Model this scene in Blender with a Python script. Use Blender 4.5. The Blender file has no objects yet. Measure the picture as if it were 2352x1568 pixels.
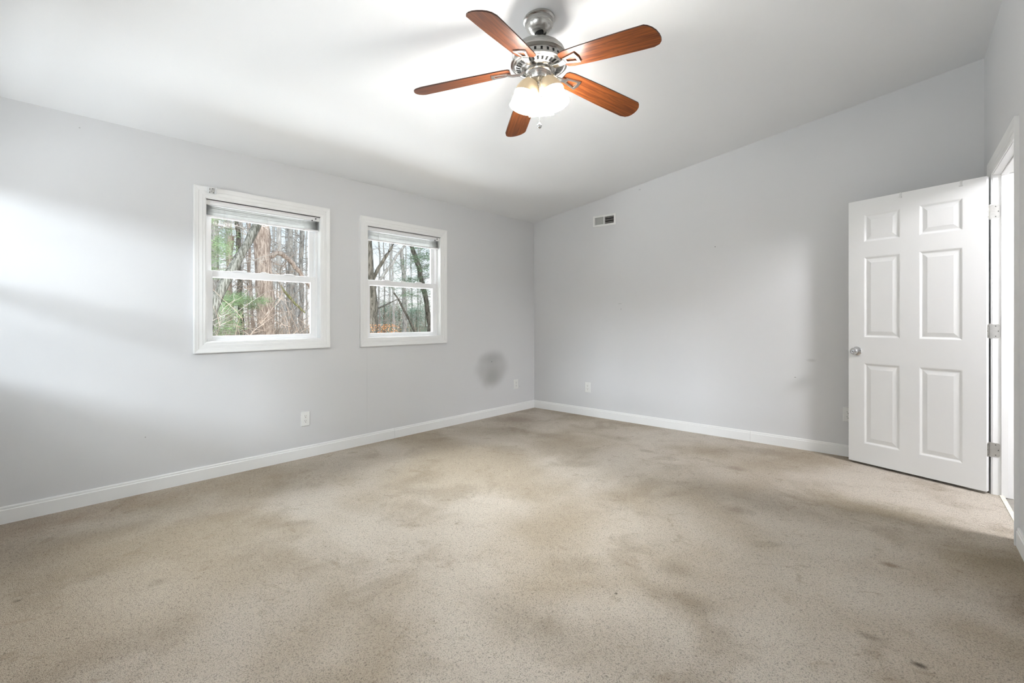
import bpy, bmesh, math, random
from math import sin, cos, pi, radians as R
from mathutils import Vector as V, Matrix, noise as mnoise

scene = bpy.context.scene
COL = scene.collection

# ------------------------------------------------------------------ camera
YAW = 0.7256
FPX = 1101.0                      # focal length in pixels of the 2352 wide frame
CAM = V((3.8597, -4.7813, 1.1301))
HORIZON = 732.33
cam_d = bpy.data.cameras.new('camera')
cam = bpy.data.objects.new('camera', cam_d)
COL.objects.link(cam)
cam.location = CAM
cam.rotation_euler = (pi / 2, 0, YAW)
cam_d.sensor_width = 36.0
cam_d.lens = 36.0 * FPX / 2352.0
cam_d.shift_y = -(784.0 - HORIZON) / 2352.0
cam_d.clip_start = 0.02
cam_d.clip_end = 300
scene.camera = cam

scene.view_settings.view_transform = 'Standard'
scene.view_settings.look = 'None'
scene.view_settings.gamma = 1.0
scene.view_settings.use_curve_mapping = False
scene.view_settings.exposure = 0.1

# ------------------------------------------------------------------ sky
w = bpy.data.worlds.new('sky')
scene.world = w
w.use_nodes = True
nt = w.node_tree
nt.nodes.clear()
wo = nt.nodes.new('ShaderNodeOutputWorld')
bg = nt.nodes.new('ShaderNodeBackground')
tc = nt.nodes.new('ShaderNodeTexCoord')
sx = nt.nodes.new('ShaderNodeSeparateXYZ')
rp = nt.nodes.new('ShaderNodeValToRGB')
cr = rp.color_ramp
cr.elements[0].position = 0.0
cr.elements[0].color = (1.0, 0.99, 0.98, 1)
cr.elements[1].position = 0.26
cr.elements[1].color = (0.66, 0.83, 1.0, 1)
e = cr.elements.new(0.09)
e.color = (0.90, 0.95, 1.0, 1)
nt.links.new(tc.outputs['Generated'], sx.inputs[0])
nt.links.new(sx.outputs['Z'], rp.inputs[0])
nt.links.new(rp.outputs[0], bg.inputs['Color'])
bg.inputs['Strength'].default_value = 1.1
nt.links.new(bg.outputs[0], wo.inputs[0])

# ------------------------------------------------------------------ sun, daylight and added fill lamps beyond the windows
def aim(o, target):
    o.rotation_euler = (V(target) - o.location).to_track_quat('-Z', 'Y').to_euler()

def area(name, loc, target, sx_, sy_, power, col):
    d = bpy.data.lights.new(name, 'AREA')
    d.shape = 'RECTANGLE'
    d.size, d.size_y = sx_, sy_
    d.energy = power
    d.color = col
    o = bpy.data.objects.new(name, d)
    COL.objects.link(o)
    o.location = loc
    aim(o, target)
    return o

DAY = (0.90, 0.95, 1.0)
area('daylight_left', (-3.0, -0.9, 4.3), (1.6, -3.6, 0.2), 3.0, 2.0, 975, DAY)
area('ceiling_fill_left', (-2.2, -2.4, -0.45), (1.8, -2.4, 2.8), 7.0, 2.2, 744, DAY)  # added lamp standing in for ground bounce, brightens the ceiling
area('daylight_near', (1.3, -9.0, 4.4), (0.6, -4.2, 0.6), 4.0, 3.0, 440, DAY)
area('daylight_near_high', (3.6, -8.1, 3.0), (0.6, -4.6, 1.2), 1.2, 1.0, 50, DAY)
area('daylight_near_low', (3.45, -9.2, 2.72), (2.0, 0.0, 0.9), 0.7, 0.7, 320, (0.84, 0.91, 1.0))
area('ceiling_fill_near', (2.0, -8.6, -0.5), (2.0, -3.0, 2.9), 8.0, 3.5, 845, DAY)  # added low lamp, lifts the ceiling through the near windows
area('fill_right', (8.4, -3.6, 2.6), (2.0, -2.6, 1.0), 4.0, 3.0, 152, DAY)  # added fill lamp outside the invented right wall window
area('hall_light', (5.25, -1.17, 2.33), (3.6, -0.3, 0.9), 0.42, 0.42, 74, (0.97, 0.97, 1.0))
sd = bpy.data.lights.new('sun', 'SUN')
sd.energy = 1.4
sd.angle = R(20)
sd.color = (1.0, 0.96, 0.9)
sun = bpy.data.objects.new('sun', sd)
COL.objects.link(sun)
sun.location = (6, -6, 9)
sun.rotation_euler = V((-0.80, 0.18, -0.57)).to_track_quat('-Z', 'Y').to_euler()

# ------------------------------------------------------------------ node helpers
def mat(name):
    m = bpy.data.materials.new(name)
    m.use_nodes = True
    n = m.node_tree.nodes
    return m, m.node_tree, n, n['Principled BSDF']

def node(t, kind, **kw):
    n = t.nodes.new(kind)
    for k, v in kw.items():
        setattr(n, k, v)
    return n

def objco(t):
    return node(t, 'ShaderNodeTexCoord').outputs['Object']

def noisetex(t, co, scale, detail=2.0, rough=0.5, dist=0.0):
    n = node(t, 'ShaderNodeTexNoise')
    n.inputs['Scale'].default_value = scale
    n.inputs['Detail'].default_value = detail
    n.inputs['Roughness'].default_value = rough
    n.inputs['Distortion'].default_value = dist
    t.links.new(co, n.inputs['Vector'])
    return n.outputs['Fac']

def mathn(t, op, a, b=None, clamp=False):
    n = node(t, 'ShaderNodeMath', operation=op, use_clamp=clamp)
    for i, x in enumerate((a, b)):
        if x is None:
            continue
        if isinstance(x, (int, float)):
            n.inputs[i].default_value = x
        else:
            t.links.new(x, n.inputs[i])
    return n.outputs[0]

def maprange(t, v, a, b, c, d, smooth=True):
    n = node(t, 'ShaderNodeMapRange')
    n.interpolation_type = 'SMOOTHSTEP' if smooth else 'LINEAR'
    t.links.new(v, n.inputs['Value'])
    for k, x in zip(('From Min', 'From Max', 'To Min', 'To Max'), (a, b, c, d)):
        n.inputs[k].default_value = x
    return n.outputs['Result']

def mixc(t, fac, a, b, mode='MIX'):
    n = node(t, 'ShaderNodeMix', data_type='RGBA', blend_type=mode)
    for s, x in ((0, fac), (6, a), (7, b)):
        if isinstance(x, (int, float)):
            n.inputs[s].default_value = x
        elif isinstance(x, tuple):
            n.inputs[s].default_value = (*x[:3], 1)
        else:
            t.links.new(x, n.inputs[s])
    return n.outputs[2]

def bump(t, h, strength, dist, bsdf):
    n = node(t, 'ShaderNodeBump')
    n.inputs['Strength'].default_value = strength
    n.inputs['Distance'].default_value = dist
    t.links.new(h, n.inputs['Height'])
    t.links.new(n.outputs[0], bsdf.inputs['Normal'])

def blob(t, co, c, r, nz, wob=0.25, soft=0.9):
    """0..1 mask of a soft blob at c with radii r, its rim broken up by the noise nz"""
    m = node(t, 'ShaderNodeMapping', vector_type='TEXTURE')
    m.inputs['Location'].default_value = c
    m.inputs['Scale'].default_value = r
    t.links.new(co, m.inputs['Vector'])
    l = node(t, 'ShaderNodeVectorMath', operation='LENGTH')
    t.links.new(m.outputs[0], l.inputs[0])
    d = mathn(t, 'ADD', l.outputs['Value'], mathn(t, 'MULTIPLY', mathn(t, 'SUBTRACT', nz, 0.5), wob * 4))
    return maprange(t, d, 1.0 - soft, 1.0, 1.0, 0.0)

# ------------------------------------------------------------------ materials
def paint(name, col, rough=0.6, bs=0.12, scale=260, marks=()):
    m, t, n, b = mat(name)
    co = objco(t)
    b.inputs['Roughness'].default_value = rough
    b.inputs['Specular IOR Level'].default_value = 0.25
    c = mixc(t, maprange(t, noisetex(t, co, 1.3, 2), 0.3, 0.7, 0, 1), col, tuple(x * 0.985 for x in col))
    if marks:
        nz = noisetex(t, co, 6.0, 3)
        for (p, r, mc, amt, wob, soft) in marks:
            k = blob(t, co, p, r, nz, wob, soft)
            c = mixc(t, mathn(t, 'MULTIPLY', k, amt), c, mc)
    t.links.new(c, b.inputs['Base Color'])
    bump(t, noisetex(t, co, scale, 2), bs, 0.002, b)
    return m

WALLC = (0.670, 0.671, 0.676)
M = {}
dk = (0.10, 0.10, 0.095)
M['wall'] = paint('wall_paint', WALLC)
M['wall_left'] = paint('wall_paint_smudged', WALLC, marks=[
    ((0, -0.775, 0.560), (0.4, 0.33, 0.25), (0.25, 0.25, 0.24), 0.32, 0.05, 0.50),
    ((0, -0.77, 0.50), (0.4, 0.26, 0.22), (0.20, 0.20, 0.18), 0.30, 0.10, 1.0),
    ((0, -0.78, 0.42), (0.4, 0.17, 0.16), (0.24, 0.24, 0.22), 0.20, 0.16, 1.0),
    ((0, -0.79, 0.675), (0.4, 0.27, 0.10), (0.22, 0.22, 0.22), 0.26, 0.08, 1.0),
    ((0, -2.407, 0.50), (0.05, 0.004, 0.75), (0.50, 0.50, 0.50), 0.5, 0.0, 0.9),
    ((0, -0.785, 0.636), (0.05, 0.007, 0.007), dk, 0.8, 0, 0.4),
    ((0, -0.285, 0.30), (0.05, 0.011, 0.007), dk, 0.35, 0, 0.7),
    ((0, -4.03, 0.36), (0.05, 0.005, 0.005), dk, 0.5, 0, 0.5),
    ((0, -4.35, 2.28), (0.05, 0.005, 0.005), dk, 0.4, 0, 0.5),
])
M['wall_back'] = paint('wall_paint_scuffed', WALLC, marks=[
    ((2.25, 0, 1.83), (0.007, 0.05, 0.006), dk, 0.7, 0, 0.5),
    ((1.22, 0, 1.30), (0.035, 0.05, 0.005), (0.35, 0.35, 0.35), 0.5, 0, 0.7),
    ((1.235, 0, 1.24), (0.007, 0.05, 0.012), (0.25, 0.25, 0.25), 0.5, 0, 0.7),
    ((3.05, 0, 0.775), (0.05, 0.05, 0.02), (0.38, 0.38, 0.37), 0.4, 0.1, 0.9),
    ((2.93, 0, 0.62), (0.010, 0.05, 0.005), dk, 0.6, 0, 0.6),
    ((1.46, 0, 2.525), (0.02, 0.05, 0.012), (0.3, 0.3, 0.3), 0.4, 0.1, 0.9),
])
M['ceiling'] = paint('ceiling_paint', (0.855, 0.86, 0.865), 0.8, 0.2, 180)
M['trim'] = paint('white_trim_paint', (0.83, 0.83, 0.82), 0.35, 0.03, 60)
M['door'] = paint('white_door_paint', (0.84, 0.84, 0.835), 0.32, 0.05, 90)
M['vinyl'] = paint('white_vinyl', (0.86, 0.86, 0.86), 0.3, 0.0, 60)
M['plastic'] = paint('white_plastic', (0.80, 0.80, 0.78), 0.35, 0.0, 60)

def simple(name, col, rough=0.5, metal=0.0, nscale=0, namt=0.15):
    m, t, n, b = mat(name)
    b.inputs['Roughness'].default_value = rough
    b.inputs['Metallic'].default_value = metal
    if nscale:
        f = maprange(t, noisetex(t, objco(t), nscale, 3), 0.3, 0.7, 0, 1)
        t.links.new(mixc(t, f, tuple(x * (1 - namt) for x in col), tuple(min(1, x * (1 + namt)) for x in col)), b.inputs['Base Color'])
    else:
        t.links.new(mixc(t, 0.5, col, col), b.inputs['Base Color'])
    return m

M['dark'] = simple('dark_recess', (0.02, 0.02, 0.018), 0.8)
M['slot'] = simple('outlet_slot', (0.05, 0.05, 0.05), 0.7)
M['vent_grey'] = simple('grey_louvre', (0.20, 0.19, 0.18), 0.6, 0.0, 40)
M['vent_mesh'] = simple('grey_damper', (0.42, 0.43, 0.41), 0.6, 0.0, 200, 0.06)
M['slat'] = simple('blind_slat', (0.86, 0.86, 0.84), 0.45, 0.0, 30, 0.05)
M['cord'] = simple('blind_cord', (0.78, 0.78, 0.76), 0.7)
M['hallfloor'] = simple('hall_vinyl', (0.26, 0.24, 0.21), 0.5, 0.0, 12)
M['strip'] = simple('carpet_edge_strip', (0.75, 0.71, 0.60), 0.6, 0.0, 60)
M['chrome'] = simple('satin_chrome', (0.72, 0.72, 0.73), 0.14, 1.0, 30, 0.04)
M['hinge'] = simple('satin_nickel_hinge', (0.62, 0.61, 0.58), 0.32, 1.0, 60, 0.06)
M['screw'] = simple('screw_hole', (0.06, 0.06, 0.05), 0.6)
M['clip'] = simple('grey_hook_plastic', (0.70, 0.70, 0.69), 0.4)

def nickel():
    m, t, n, b = mat('brushed_nickel')
    co = objco(t)
    mp = node(t, 'ShaderNodeMapping')
    mp.inputs['Scale'].default_value = (1, 1, 40)
    t.links.new(co, mp.inputs[0])
    f = noisetex(t, mp.outputs[0], 8, 3)
    t.links.new(mixc(t, f, (0.40, 0.39, 0.37), (0.60, 0.59, 0.565)), b.inputs['Base Color'])
    b.inputs['Metallic'].default_value = 1.0
    t.links.new(maprange(t, f, 0.2, 0.8, 0.24, 0.36), b.inputs['Roughness'])
    return m
M['nickel'] = nickel()
M['rubber'] = simple('black_rubber', (0.015, 0.015, 0.015), 0.5)

def wood():
    m, t, n, b = mat('mahogany_blade')
    co = objco(t)
    mp = node(t, 'ShaderNodeMapping')
    mp.inputs['Scale'].default_value = (1.6, 26, 26)
    t.links.new(co, mp.inputs[0])
    g = noisetex(t, mp.outputs[0], 2.2, 6, 0.6, 0.6)
    mp2 = node(t, 'ShaderNodeMapping')
    mp2.inputs['Scale'].default_value = (6, 260, 260)
    t.links.new(co, mp2.inputs[0])
    g2 = noisetex(t, mp2.outputs[0], 1.0, 3)
    c = mixc(t, maprange(t, g, 0.32, 0.68, 0, 1), (0.080, 0.021, 0.007), (0.215, 0.064, 0.016))
    c = mixc(t, maprange(t, g2, 0.45, 0.7, 0, 0.45), c, (0.055, 0.013, 0.006))
    t.links.new(c, b.inputs['Base Color'])
    b.inputs['Roughness'].default_value = 0.34
    b.inputs['Specular IOR Level'].default_value = 0.22
    return m
M['wood'] = wood()
M['blade_edge'] = simple('dark_blade_edge', (0.06, 0.022, 0.012), 0.45, 0.0, 30)

def glow(name, col, s, base):
    m, t, n, b = mat(name)
    f = noisetex(t, objco(t), 9, 2)
    t.links.new(mixc(t, f, base, base), b.inputs['Base Color'])
    b.inputs['Emission Color'].default_value = (*col, 1)
    b.inputs['Emission Strength'].default_value = s
    b.inputs['Roughness'].default_value = 0.3
    return m
M['shade_neck'] = glow('frosted_glass_neck', (1.0, 0.80, 0.52), 0.30, (0.42, 0.34, 0.22))
M['shade_bowl'] = glow('lit_frosted_glass', (1.0, 0.975, 0.93), 90.0, (0.9, 0.86, 0.75))
M['bulb'] = glow('lit_bulb', (1.0, 0.975, 0.93), 90.0, (0.9, 0.9, 0.85))

def glass():
    m, t, n, b = mat('window_glass')
    t.nodes.remove(b)
    out = t.nodes['Material Output']
    tr = node(t, 'ShaderNodeBsdfTransparent')
    gl = node(t, 'ShaderNodeBsdfGlossy')
    gl.inputs['Roughness'].default_value = 0.0
    lw = node(t, 'ShaderNodeFresnel')
    lw.inputs['IOR'].default_value = 1.08
    mx = node(t, 'ShaderNodeMixShader')
    tint = mixc(t, noisetex(t, objco(t), 3, 1), (0.97, 0.985, 0.98), (0.985, 0.99, 0.985))
    t.links.new(tint, tr.inputs[0])
    t.links.new(lw.outputs[0], mx.inputs[0])
    t.links.new(tr.outputs[0], mx.inputs[1])
    t.links.new(gl.outputs[0], mx.inputs[2])
    t.links.new(mx.outputs[0], out.inputs['Surface'])
    return m
M['glass'] = glass()

def carpet():
    m, t, n, b = mat('beige_carpet')
    co = objco(t)
    b.inputs['Roughness'].default_value = 1.0
    b.inputs['Specular IOR Level'].default_value = 0.0
    b.inputs['Sheen Weight'].default_value = 0.10
    b.inputs['Sheen Roughness'].default_value = 0.6
    fine = noisetex(t, co, 330, 3, 0.65, 0.3)
    mid = noisetex(t, co, 42, 3, 0.6, 0.8)
    patch = noisetex(t, co, 2.3, 4, 0.6, 0.5)
    big = noisetex(t, co, 0.75, 3, 0.55, 0.3)
    med = noisetex(t, co, 7.0, 4, 0.65, 1.2)
    c = mixc(t, maprange(t, big, 0.38, 0.62, 0, 1), (0.385, 0.322, 0.245), (0.530, 0.474, 0.402))
    c = mixc(t, maprange(t, patch, 0.50, 0.70, 0, 0.48), c, (0.275, 0.22, 0.158))
    c = mixc(t, maprange(t, med, 0.57, 0.72, 0, 0.42), c, (0.25, 0.19, 0.125))
    nz = med
    dirt = (0.19, 0.145, 0.095)
    for p, r, amt, colr in [
        ((0.33, -0.72), (0.42, 0.40), 0.42, (0.235, 0.165, 0.11)),
        ((0.62, -1.15), (0.35, 0.45), 0.22, dirt),
        ((0.45, -3.00), (0.5, 0.75), 0.24, dirt),
        ((0.75, -4.35), (0.8, 0.9), 0.22, (0.24, 0.18, 0.11)),
        ((0.15, -4.5), (0.3, 1.2), 0.30, (0.24, 0.15, 0.075)),
        ((3.62, -1.25), (0.60, 0.30), 0.50, (0.215, 0.165, 0.095)),
        ((4.02, -1.60), (0.40, 0.30), 0.36, (0.215, 0.165, 0.095)),
        ((3.05, -1.55), (0.7, 0.30), 0.26, dirt),
        ((4.20, -2.0), (0.25, 0.30), 0.45, (0.17, 0.115, 0.07)),
        ((2.97, -1.78), (0.12, 0.12), 0.35, (0.2, 0.14, 0.09)),
        ((3.816, -2.727), (0.035, 0.022), 0.85, (0.05, 0.035, 0.02)),
        ((3.68, -2.66), (0.05, 0.03), 0.3, (0.10, 0.075, 0.045)),
        ((3.70, -1.98), (0.06, 0.04), 0.5, (0.16, 0.10, 0.05)),
        ((3.13, -2.88), (0.16, 0.10), 0.35, dirt),
        ((2.98, -2.67), (0.13, 0.12), 0.28, dirt),
        ((3.02, -3.33), (0.42, 0.28), 0.20, (0.17, 0.13, 0.085)),
        ((2.72, -3.42), (0.45, 0.20), 0.20, (0.17, 0.13, 0.085)),
        ((2.87, -3.02), (0.012, 0.012), 0.8, (0.05, 0.04, 0.03)),
        ((1.10, -4.66), (0.016, 0.022), 0.5, (0.09, 0.07, 0.05)),
        ((1.36, -4.25), (0.05, 0.05), 0.2, (0.13, 0.10, 0.07)),
        ((1.94, -4.52), (0.045, 0.035), 0.8, (0.72, 0.70, 0.68)),
        ((2.02, -0.95), (0.16, 0.07), 0.22, dirt),
        ((2.72, -0.95), (0.12, 0.09), 0.30, (0.20, 0.14, 0.10)),
    ]:
        k = blob(t, co, (p[0], p[1], 0), (r[0], r[1], 1.0), nz, 0.22, 0.95)
        c = mixc(t, mathn(t, 'MULTIPLY', k, min(0.9, amt * 1.35)), c, colr)
    # pile: tufts with dark gaps between them
    warp = node(t, 'ShaderNodeTexNoise')
    warp.inputs['Scale'].default_value = 60
    t.links.new(co, warp.inputs['Vector'])
    wv = node(t, 'ShaderNodeVectorMath', operation='MULTIPLY_ADD')
    t.links.new(warp.outputs['Color'], wv.inputs[0])
    wv.inputs[1].default_value = (0.012, 0.012, 0.0)
    t.links.new(co, wv.inputs[2])
    vor = node(t, 'ShaderNodeTexVoronoi')
    vor.inputs['Scale'].default_value = 250
    t.links.new(wv.outputs[0], vor.inputs['Vector'])
    tuft = mathn(t, 'SUBTRACT', 1.0, vor.outputs['Distance'])
    clump = noisetex(t, co, 100, 4, 0.7, 0.8)
    hgt = mathn(t, 'ADD', mathn(t, 'MULTIPLY', tuft, 0.55), mathn(t, 'ADD', mathn(t, 'MULTIPLY', fine, 0.55), mathn(t, 'MULTIPLY', clump, 0.26)))
    gaps = maprange(t, hgt, 0.36, 0.72, 0.46, 1.14, False)
    g3 = node(t, 'ShaderNodeCombineColor')
    for i in range(3):
        t.links.new(gaps, g3.inputs[i])
    c = mixc(t, 1.0, c, g3.outputs[0], 'MULTIPLY')
    t.links.new(c, b.inputs['Base Color'])
    bump(t, hgt, 0.7, 0.010, b)
    return m
M['carpet'] = carpet()

def bark(name, a, b_, scale=9):
    m, t, n, b = mat(name)
    co = objco(t)
    mp = node(t, 'ShaderNodeMapping')
    mp.inputs['Scale'].default_value = (3.2, 3.2, 0.6)
    t.links.new(co, mp.inputs[0])
    f = noisetex(t, mp.outputs[0], scale, 5, 0.7, 0.6)
    t.links.new(mixc(t, maprange(t, f, 0.38, 0.62, 0, 1), a, b_), b.inputs['Base Color'])
    b.inputs['Roughness'].default_value = 0.9
    bump(t, f, 0.6, 0.03, b)
    return m
M['bark_grey'] = bark('grey_bark', (0.22, 0.20, 0.18), (0.52, 0.50, 0.47))
M['bark_moss'] = bark('mossy_bark', (0.07, 0.068, 0.052), (0.27, 0.265, 0.235), 11)
M['bark_brown'] = bark('brown_bark', (0.25, 0.185, 0.15), (0.60, 0.49, 0.42))
M['bark_pale'] = bark('pale_bark', (0.42, 0.40, 0.38), (0.70, 0.67, 0.64))
M['bark_dark'] = bark('dark_bark', (0.055, 0.05, 0.038), (0.20, 0.18, 0.15))
M['bark_yellow'] = bark('lichen_bark', (0.20, 0.20, 0.10), (0.46, 0.45, 0.18))
M['twig_brown'] = simple('brown_twig', (0.40, 0.31, 0.25), 0.9, 0.0, 3, 0.35)
M['twig_grey'] = simple('grey_twig', (0.40, 0.37, 0.34), 0.9, 0.0, 3, 0.35)
M['needle'] = simple('pine_needles', (0.30, 0.42, 0.22), 0.7, 0.0, 2.5, 0.4)
M['needle_dark'] = simple('dark_pine_needles', (0.17, 0.25, 0.15), 0.7, 0.0, 2.5, 0.4)
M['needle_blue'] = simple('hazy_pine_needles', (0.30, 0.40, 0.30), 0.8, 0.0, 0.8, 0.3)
M['leaf_orange'] = simple('orange_leaf', (0.40, 0.17, 0.06), 0.7, 0.0, 5, 0.35)
M['leaf_tan'] = simple('tan_leaf', (0.55, 0.38, 0.22), 0.8, 0.0, 5, 0.3)
M['litter'] = simple('leaf_litter', (0.38, 0.29, 0.20), 0.95, 0.0, 1.5, 0.3)

# ------------------------------------------------------------------ mesh helpers
class MB:
    def __init__(self):
        self.v, self.f, self.mi = [], [], []

    def add(self, vs, fs, mi=0, mtx=None):
        o = len(self.v)
        self.v += [(mtx @ V(p) if mtx else V(p)) for p in vs]
        self.f += [[i + o for i in q] for q in fs]
        self.mi += [mi] * len(fs)

    def box(self, a, b, mi=0, mtx=None):
        (x0, y0, z0), (x1, y1, z1) = a, b
        vs = [(x, y, z) for z in (z0, z1) for y in (y0, y1) for x in (x0, x1)]
        self.add(vs, [(0, 2, 3, 1), (4, 5, 7, 6), (0, 1, 5, 4), (2, 6, 7, 3), (0, 4, 6, 2), (1, 3, 7, 5)], mi, mtx)

    def lathe(self, prof, n=32, mi=0, mtx=None, cap=True):
        """prof: (r, z) pairs around the z axis"""
        vs, fs = [], []
        for r, z in prof:
            for k in range(n):
                a = 2 * pi * k / n
                vs.append((r * cos(a), r * sin(a), z))
        for i in range(len(prof) - 1):
            for k in range(n):
                k2 = (k + 1) % n
                fs.append((i * n + k, i * n + k2, (i + 1) * n + k2, (i + 1) * n + k))
        if cap:
            if prof[0][0] > 1e-5:
                fs.append(tuple(range(n - 1, -1, -1)))
            if prof[-1][0] > 1e-5:
                fs.append(tuple((len(prof) - 1) * n + k for k in range(n)))
        self.add(vs, fs, mi, mtx)

    def tube(self, pts, rad, n=6, mi=0, wob=0.0, seed=0, cap=True):
        pts = [V(p) for p in pts]
        if isinstance(rad, (int, float)):
            rad = [rad] * len(pts)
        o = len(self.v)
        up = V((0.13, 0.31, 0.94))
        for i, p in enumerate(pts):
            d = (pts[min(i + 1, len(pts) - 1)] - pts[max(i - 1, 0)])
            d = d.normalized() if d.length > 1e-9 else V((0, 0, 1))
            ref = up if abs(d.dot(up)) < 0.95 else V((1, 0, 0))
            s = d.cross(ref).normalized()
            u = s.cross(d)
            for k in range(n):
                a = 2 * pi * k / n
                r = rad[i]
                if wob:
                    q = p * 3.1 + V((cos(a), sin(a), seed)) * 1.7
                    r *= 1 + wob * mnoise.noise(q) * 1.6
                self.v.append(p + (s * cos(a) + u * sin(a)) * r)
        for i in range(len(pts) - 1):
            for k in range(n):
                k2 = (k + 1) % n
                self.f.append([o + i * n + k, o + i * n + k2, o + (i + 1) * n + k2, o + (i + 1) * n + k])
                self.mi.append(mi)
        if cap:
            self.f.append([o + k for k in range(n - 1, -1, -1)])
            self.f.append([o + (len(pts) - 1) * n + k for k in range(n)])
            self.mi += [mi, mi]

    def build(self, name, mats, parent=None, smooth=None, bevel=0.0, seg=2, loc=None):
        me = bpy.data.meshes.new(name)
        me.from_pydata([tuple(p) for p in self.v], [], self.f)
        for m in (mats if isinstance(mats, (list, tuple)) else [mats]):
            me.materials.append(m)
        me.polygons.foreach_set('material_index', self.mi)
        bm = bmesh.new()
        bm.from_mesh(me)
        bmesh.ops.recalc_face_normals(bm, faces=bm.faces)
        bm.to_mesh(me)
        bm.free()
        if smooth:
            me.polygons.foreach_set('use_smooth', [True] * len(me.polygons))
            me.set_sharp_from_angle(angle=R(smooth))
        me.update()
        o = bpy.data.objects.new(name, me)
        COL.objects.link(o)
        if parent:
            o.parent = parent
        if loc:
            o.location = loc
        if bevel:
            md = o.modifiers.new('bevel', 'BEVEL')
            md.width = bevel
            md.segments = seg
            md.limit_method = 'ANGLE'
            md.angle_limit = R(40)
        return o

def empty(name, loc, rot=(0, 0, 0)):
    o = bpy.data.objects.new(name, None)
    COL.objects.link(o)
    o.empty_display_size = 0.1
    o.location = loc
    o.rotation_euler = rot
    return o

def tag(o, label, cat, group=None):
    o['label'] = label
    o['category'] = cat
    if group:
        o['group'] = group
    return o

def struct(o, label=None, cat=None):
    o['kind'] = 'structure'
    if label:
        o['label'] = label
    if cat:
        o['category'] = cat
    return o

# the view of the photograph, used only to find where things stand
_d = V((-sin(YAW), cos(YAW), 0))
_r = V((cos(YAW), sin(YAW), 0))
def at(px, py, x):
    """the point at depth x (world) seen at pixel px, py"""
    d = _d + _r * ((px - 1176) / FPX) + V((0, 0, 1)) * ((HORIZON - py) / FPX)
    return CAM + d * ((x - CAM.x) / d.x)

# ------------------------------------------------------------------ room shell
CEIL0, SLOPE = 2.3551, 0.1529
NEARY = -5.16
RANG = 0.0421
RX = 4.1098
RDIR = V((sin(RANG), -cos(RANG), 0))
RN = V((cos(RANG), sin(RANG), 0))            # out of the room
RM = Matrix(((RDIR.x, RN.x, 0, RX), (RDIR.y, RN.y, 0, 0), (0, 0, 1, 0), (0, 0, 0, 1)))   # (t along wall, out, z)
def czt(x):
    return CEIL0 + SLOPE * x

def wall(name, m, pts2, u0, u1, ztop, holes, thick, mtx):
    """a wall in local (u, out, z) with rectangular holes (ua, ub, za, zb)"""
    us = sorted({u0, u1, *[h[0] for h in holes], *[h[1] for h in holes]})
    mb = MB()
    for i in range(len(us) - 1):
        a, b = us[i], us[i + 1]
        cut = sorted([(h[2], h[3]) for h in holes if h[0] <= a + 1e-6 and h[1] >= b - 1e-6])
        lo = -0.02
        spans = []
        for za, zb in cut:
            if za > lo:
                spans.append((lo, lo, za, za))
            lo = zb
        spans.append((lo, lo, ztop(a), ztop(b)))
        for z0a, z0b, z1a, z1b in spans:
            vs = [(a, 0, z0a), (b, 0, z0b), (b, 0, z1b), (a, 0, z1a), (a, thick, z0a), (b, thick, z0b), (b, thick, z1b), (a, thick, z1a)]
            mb.add(vs, [(0, 1, 2, 3), (7, 6, 5, 4), (0, 4, 5, 1), (3, 2, 6, 7), (0, 3, 7, 4), (1, 5, 6, 2)], 0, mtx)
    return struct(mb.build(name, m))

W1 = dict(y0=-3.763, y1=-2.768, z0=0.889, z1=2.062)
W2 = dict(y0=-2.482, y1=-1.474, z0=0.880, z1=2.056)
CW = 0.080
def hole(wd):
    return (-wd['y1'] + CW, -wd['y0'] - CW, wd['z0'] + CW, wd['z1'] - CW - 0.008)
# left wall: local u runs along -Y, out is -X
ML = Matrix(((0, -1, 0, 0), (-1, 0, 0, 0), (0, 0, 1, 0), (0, 0, 0, 1)))
wall('wall_left', M['wall_left'], None, -0.14, -NEARY + 0.14, lambda u: CEIL0 + 0.01, [hole(W1), hole(W2)], 0.14, ML)
# back wall: local u along +X, out is +Y
MBk = Matrix(((1, 0, 0, 0), (0, 1, 0, 0), (0, 0, 1, 0), (0, 0, 0, 1)))
VENT = (0.905, 1.145, 2.212, 2.293)
wall('wall_back', M['wall_back'], None, 0.0, RX + 0.003, lambda u: czt(u) + 0.01, [VENT], 0.12, MBk)
DT0, DT1, DZ = 0.395, 1.255, 2.075
NWC = (2.30, 3.90, 0.965, 2.05)         # unseen window opening, added to let fill light in
wall('wall_right', M['wall'], None, 0.0, -NEARY + 0.02, lambda t: czt((RM @ V((t, 0, 0))).x) + 0.02, [(DT0, DT1, -0.02, DZ), NWC], 0.12, RM)
# wall behind the camera with two windows that let the daylight in
NWA = (0.30, 1.28, 0.965, 1.985)
NWB = (2.15, 3.13, 0.965, 1.985)
MN = Matrix(((1, 0, 0, 0), (0, -1, 0, NEARY), (0, 0, 1, 0), (0, 0, 0, 1)))
wall('wall_near', M['wall'], None, 0.0, RX + 0.23, lambda u: czt(u) + 0.01, [NWA, NWB], 0.14, MN)

mb = MB()
xa, xb = -0.5, 4.9
vs = [(xa, -5.6, czt(xa)), (xb, -5.6, czt(xb)), (xb, 0.4, czt(xb)), (xa, 0.4, czt(xa))]
vs += [(p[0], p[1], p[2] + 0.15) for p in vs]
mb.add(vs, [(0, 1, 2, 3), (7, 6, 5, 4), (0, 4, 5, 1), (1, 5, 6, 2), (2, 6, 7, 3), (3, 7, 4, 0)])
struct(mb.build('ceiling', M['ceiling']))

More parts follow.
